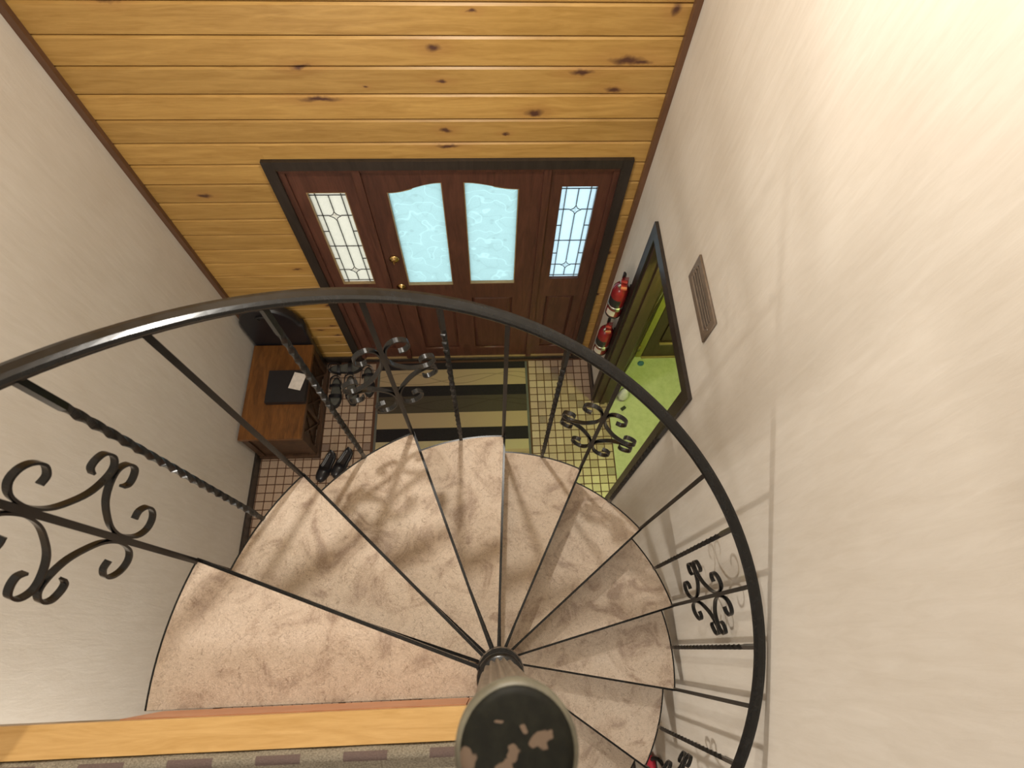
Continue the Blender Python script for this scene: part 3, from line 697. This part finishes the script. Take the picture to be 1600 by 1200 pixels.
# ------------------------------------------------------------------ fire extinguishers
def extinguisher(loc, label):
    t = thing('fire_extinguisher', label, 'fire extinguisher', loc, (0, 0, 0), 'fire extinguishers beside the doorway')
    bm = bmesh.new(); lathe(bm, [(.040, 0), (.047, .004), (.049, .012), (.049, .235), (.046, .262), (.034, .285), (.020, .297), (.018, .305)], 32)
    link('cylinder', mesh(bm), M_red, t, smooth=True)
    bm = bmesh.new(); lathe(bm, [(.0485, -.002), (.0500, .000), (.0500, .012), (.0485, .014)], 32); link('base_ring', mesh(bm), M_black, t, smooth=True)
    def patch(name, a0, a1, z0, z1, r, mat, lab=None):
        bm = bmesh.new(); n = 12; A = []; B = []; A2 = []; B2 = []
        for k in range(n + 1):
            a = R_(a0 + (a1 - a0) * k / n); c, s = math.cos(a), math.sin(a)
            A.append(bm.verts.new((r * c, r * s, z0))); B.append(bm.verts.new((r * c, r * s, z1)))
            A2.append(bm.verts.new(((r - .001) * c, (r - .001) * s, z0))); B2.append(bm.verts.new(((r - .001) * c, (r - .001) * s, z1)))
        for k in range(n):
            bm.faces.new((A[k], A[k + 1], B[k + 1], B[k])); bm.faces.new((A2[k + 1], A2[k], B2[k], B2[k + 1]))
            bm.faces.new((A2[k], A2[k + 1], A[k + 1], A[k])); bm.faces.new((B[k], B[k + 1], B2[k + 1], B2[k]))
        bm.faces.new((A[0], B[0], B2[0], A2[0])); bm.faces.new((A[n], A2[n], B2[n], B[n]))
        link(name, mesh(bm), mat, t, smooth=False, label=lab)
    patch('label_panel', 195, 262, .022, .075, .0502, M_label, 'cream paper label')
    patch('instruction_panel', 170, 275, .118, .190, .0502, M_black, 'black printed label')
    bm = bmesh.new(); lathe(bm, [(.0500, .094), (.0520, .095), (.0520, .111), (.0500, .112)], 32); sb = link('strap', mesh(bm), M_steel, t, smooth=True)
    boxo('strap_latch', M_steel, sb, -.012, .012, -.060, -.0525, .092, .114, bevel=.002)
    boxo('wall_bracket', M_black, t, .0525, .0605, -.018, .018, .06, .27, bevel=.002)
    bm = bmesh.new(); lathe(bm, [(.016, .305), (.019, .308), (.019, .325), (.013, .330), (.012, .345)], 16); vv = link('valve', mesh(bm), M_steel, t, smooth=True)
    M = Matrix.Translation((-.020, -.022, .318)) @ Matrix.Rotation(PI / 2, 4, 'X')
    bm = bmesh.new(); lathe(bm, [(.015, 0), (.016, .004), (.014, .010), (.003, .011)], 18, M); link('gauge', mesh(bm), M_steel, vv, smooth=True)
    bm = bmesh.new(); sweep(bm, smooth_pts([(.012, .012, .345), (.002, -.01, .362), (-.012, -.04, .385), (-.018, -.055, .386)]), [(-.018, -.0025), (.018, -.0025), (.018, .0025), (-.018, .0025)], Vector((0, 0, 1)).cross(Vector((0, 1, 0)))); link('lever', mesh(bm, bevel=.001), M_red, t)
    bm = bmesh.new(); sweep(bm, smooth_pts([(.012, .010, .335), (.004, -.015, .338), (-.006, -.045, .335), (-.008, -.060, .325)]), [(-.018, -.0025), (.018, -.0025), (.018, .0025), (-.018, .0025)], Vector((1, 0, 0))); link('carry_handle', mesh(bm, bevel=.001), M_red, t)
    bm = bmesh.new(); tube(bm, smooth_pts([(.0, .01, .335), (.01, .045, .335), (.022, .062, .30), (.022, .060, .24)]), .009); link('nozzle_hose', mesh(bm), M_red if False else M_black, t, smooth=True)
    bm = bmesh.new(); tube(bm, [(-.006, .012, .345), (-.004, .018, .372), (-.004, .02, .385)], .006); link('safety_pin', mesh(bm), M_black, t, smooth=True)
    return t
extinguisher((.776, 1.945, 1.225), 'red fire extinguisher mounted higher on the wall beside the doorway')
extinguisher((.776, 1.945, .735), 'red fire extinguisher mounted lower, partly behind the handrail')

# red bag with dark straps low on the right wall (bottom of the photograph)
rb = thing('hanging_bag', 'small red bag with black straps hanging low on the right wall', 'bag', (.815, -.545, .60))
bm = bmesh.new(); bmesh.ops.create_icosphere(bm, subdivisions=3, radius=1)
for q in bm.verts: q.co = Vector((q.co.x * .022, q.co.y * .05, q.co.z * .09 * (1 - .25 * (q.co.z > 0) * q.co.z)))
link('pouch', mesh(bm), plain('pink_red_cloth', (.60, .03, .06), .7), rb, smooth=True)
for s in (-1, 1):
    bm = bmesh.new(); tube(bm, smooth_pts([(0, s * .030, .05), (-.004, s * .045, .11), (.01, s * .045, .16), (.02, s * .02, .20), (.022, 0, .21)]), .010); link('strap', mesh(bm), M_black, rb, smooth=True)

# ------------------------------------------------------------------ bench chest at the left wall
bx1, by0, by1, bh = -1.348, 1.45, 2.19, .45
bn = thing('storage_bench', 'low wooden storage bench with an orange-brown top against the left wall', 'bench', (0, 0, 0))
boxo('bench_top', M_bench, bn, XL + .018, bx1 + .008, by0 - .012, by1, bh - .03, bh, bevel=.005)
for (xa, ya) in ((bx1 - .045, by0), (bx1 - .045, by1 - .05), (XL + .02, by0), (XL + .02, by1 - .05)):
    boxo('leg', M_benchdark, bn, xa, xa + .045, ya, ya + .045, 0.001, bh - .031, bevel=.003)
boxo('plinth', M_benchdark, bn, bx1 - .02, bx1 + .012, by0 - .012, by1 - .002, .001, .05, bevel=.004)
boxo('end_plinth', M_benchdark, bn, XL + .02, bx1 - .0205, by0 - .012, by0 + .02, .001, .05, bevel=.004)
boxo('end_panel', M_benchdark, bn, XL + .066, bx1 - .046, by0 + .012, by0 + .026, .051, bh - .031, bevel=.002)
boxo('back_panel', M_benchdark, bn, XL + .066, bx1 - .046, by1 - .026, by1 - .012, .051, bh - .031, bevel=.002)
boxo('front_rail', M_benchdark, bn, bx1 - .030, bx1 - .006, by0 + .046, by1 - .051, bh - .085, bh - .031, bevel=.002)
boxo('front_board', M_benchdark, bn, bx1 - .038, bx1 - .026, by0 + .046, by1 - .051, .051, bh - .086, bevel=.001)
for k in range(1, 3):
    yv = by0 + .045 + (by1 - by0 - .095) * k / 3
    boxo('front_stile', M_benchdark, bn, bx1 - .0255, bx1 - .006, yv - .015, yv + .015, .051, bh - .086, bevel=.002)
for k in range(3):
    y0 = by0 + .047 + (by1 - by0 - .097) * k / 3 + .02; y1 = y0 + (by1 - by0 - .097) / 3 - .04
    for s, off in ((1, 0), (-1, .007)):
        za, zb = (.07, bh - .10) if s > 0 else (bh - .10, .07)
        bm = bmesh.new(); sweep(bm, [Vector((bx1 - .021 + off, y0, za)), Vector((bx1 - .021 + off, y1, zb))], [(-.003, -.007), (.003, -.007), (.003, .007), (-.003, .007)], Vector((1, 0, 0)))
        link('lattice_bar', mesh(bm), M_benchdark, bn)
# black case with a white card, on the bench
o = boxo('black_case', M_blackgl, None, -1.62, -1.338, 1.70, 1.955, bh + .001, bh + .045, bevel=.012); tag(o, 'flat black case lying on the wooden bench top', 'case')
o = boxo('white_card', M_white, None, -.045, .045, -.065, .065, 0, .003, bevel=.0008); o.location = (-1.405, 1.862, bh + .0458); o.rotation_euler = (0, 0, R_(-14)); tag(o, 'pinkish white card lying on the black case', 'card')
# tall black bag behind the bench against the pine wall
bm = bmesh.new(); xs0, xs1, ztop = -1.77, -1.375, .90; n = 12; P = [(xs0, 0.002), (xs1, 0.002)]
P += [(xs1 + .015 * math.sin(t), .4 + .30 * t / 1.5) for t in (0, .5, 1, 1.5)]
for k in range(n + 1):
    a = PI * k / n; P.append(((xs0 + xs1) / 2 + (xs1 - xs0) / 2 * math.cos(a), ztop - .20 + .20 * math.sin(a)))
P.append((xs0, .4))
me = plate('bag', P, [], .066, .014, 'y', 2.233); bgp = link('black_bag', me, M_blackgl, None, smooth=False); tag(bgp, 'tall black bag with a rounded top standing behind the bench', 'bag')
bm = bmesh.new(); tube(bm, smooth_pts([(-1.62, 2.205, .78), (-1.62, 2.19, .84), (-1.52, 2.19, .84), (-1.52, 2.205, .78)]), .008); link('carry_handle', mesh(bm), M_black, bgp, smooth=True)

# ------------------------------------------------------------------ footwear
def sole(L, W, n=28):
    P = []
    for k in range(n):
        a = 2 * PI * k / n; x = math.cos(a); y = math.sin(a)
        w = W / 2 * (1 - .22 * math.exp(-((x + .15) / .35) ** 2)) * (.86 if x < 0 else 1)
        P.append((x * L / 2, y * w * (1 if abs(x) < .95 else .9)))
    return P
def layer(bm, P, z0, z1, s=1.0):
    A = [bm.verts.new((x * s, y * s, z0)) for x, y in P]; B = [bm.verts.new((x * s, y * s, z1)) for x, y in P]
    bm.faces.new(A[::-1]); bm.faces.new(B)
    for k in range(len(P)): bm.faces.new((A[k], A[(k + 1) % len(P)], B[(k + 1) % len(P)], B[k]))
def sandal(loc, rz, label, tilt=0, grp='black strap sandals by the front wall'):
    t = thing('sandal', label, 'sandal', loc, (0, tilt, rz), grp)
    P = sole(.27, .105); bm = bmesh.new(); layer(bm, P, 0, .026); link('sole', mesh(bm, bevel=.004), M_black, t)
    bm = bmesh.new(); layer(bm, P, .0255, .031, .86); link('footbed', mesh(bm, bevel=.002), M_grey, t, label='grey-green footbed')
    for (x, w, zt) in ((.045, .030, .065), (-.045, .022, .07)):
        pts = smooth_pts([(x, -.050, .012), (x, -.046, zt * .7), (x, 0, zt), (x, .046, zt * .7), (x, .050, .012)], 4)
        bm = bmesh.new(); sweep(bm, pts, [(-w / 2, -.002), (w / 2, -.002), (w / 2, .002), (-w / 2, .002)], Vector((1, 0, 0))); link('strap', mesh(bm), M_blackgl, t)
    pts = smooth_pts([(-.05, -.047, .03), (-.11, -.040, .055), (-.130, 0, .065), (-.11, .040, .055), (-.05, .047, .03)], 4)
    bm = bmesh.new(); sweep(bm, pts, [(-.008, -.002), (.008, -.002), (.008, .002), (-.008, .002)], Vector((0, 0, 1))); link('heel_strap', mesh(bm), M_blackgl, t)
sandal((-1.005, 2.075, .001), R_(-84), 'black strap sandal nearest the striped rug')
sandal((-1.205, 2.200, .001), R_(3), 'black strap sandal lying along the front wall')
sandal((-1.262, 1.985, .001), R_(-88), 'black strap sandal touching the bench plinth')
sandal((-1.135, 2.00, .001), R_(-80), 'black strap sandal in the middle of the heap')
def slipon(loc, rz, label):
    t = thing('slip_on_shoe', label, 'shoe', loc, (0, 0, rz), 'black slip-on shoes under the stair')
    P = sole(.25, .10); bm = bmesh.new(); layer(bm, P, 0, .018); link('sole', mesh(bm, bevel=.004), M_black, t)
    # upper: closed toe vamp, low sides, raised heel tab
    bm = bmesh.new(); rings = []
    for k in range(15):
        x = -.118 + .236 * k / 14; w = .045 * math.sqrt(max(.05, 1 - (x / .128) ** 4)) * (.86 if x < 0 else 1)
        h = .050 if x > 0 else .052 + .03 * max(0, (-x - .06) / .06)
        h *= math.sqrt(max(.15, 1 - (max(x, 0) / .13) ** 3)); op = 0 if x > .02 else 1
        ring = []
        for j in range(9):
            a = PI * j / 8; y = w * math.cos(a); z = .018 + h * (math.sin(a) ** .7)
            if op and 2 <= j <= 6: z = .024 if x > -.105 else z
            ring.append(bm.verts.new((x, y, z)))
        rings.append(ring)
    for a, b in zip(rings, rings[1:]):
        for j in range(8): bm.faces.new((a[j], a[j + 1], b[j + 1], b[j]))
    bm.faces.new(rings[0][::-1]); bm.faces.new(rings[-1]); link('upper', mesh(bm), M_blackgl, t, smooth=True)
slipon((-1.275, 1.36, .001), R_(-112), 'black slip-on shoe standing nearer the bench')
slipon((-1.155, 1.385, .001), R_(-118), 'black slip-on shoe farther from the bench, nearer the striped rug')

# ------------------------------------------------------------------ bits on the side room floor
o = thing('plastic_bag', 'pale white plastic bag standing inside the side doorway', 'bag', (1.075, 1.885, .001))
bm = bmesh.new(); bmesh.ops.create_icosphere(bm, subdivisions=3, radius=1)
for q in bm.verts:
    z = (q.co.z + 1) / 2; s = (1 - .55 * z); q.co = Vector((q.co.x * .055 * s * (1 + .1 * math.sin(9 * q.co.y)), q.co.y * .055 * s, z * .20))
link('bag_body', mesh(bm), M_bag, o, smooth=True)
bm = bmesh.new(); tube(bm, smooth_pts([(-.01, 0, .19), (-.015, 0, .225), (.015, 0, .225), (.01, 0, .19)]), .004); link('bag_tie', mesh(bm), M_red, o, smooth=True)
bm = bmesh.new(); bmesh.ops.create_icosphere(bm, subdivisions=3, radius=1)
for q in bm.verts: q.co = Vector((q.co.x * .028, q.co.y * .022, max(q.co.z, -.3) * .022 + .0066 + .004 * math.sin(q.co.x * 7 + q.co.y * 5)))
o = link('blue_rag', mesh(bm), M_blue, None, loc=(1.275, 2.20, .001), smooth=True); tag(o, 'small crumpled blue cloth on the green-lit side room floor', 'cloth')
o = thing('door_stopper', 'small dark wedge on the floor just inside the side doorway', 'doorstop', (1.075, 1.79, .001), (0, 0, .6))
bm = bmesh.new(); layer(bm, [(-.02, -.012), (.02, -.012), (.02, .012), (-.02, .012)], 0, .02); link('wedge', mesh(bm, bevel=.004), M_black, o)
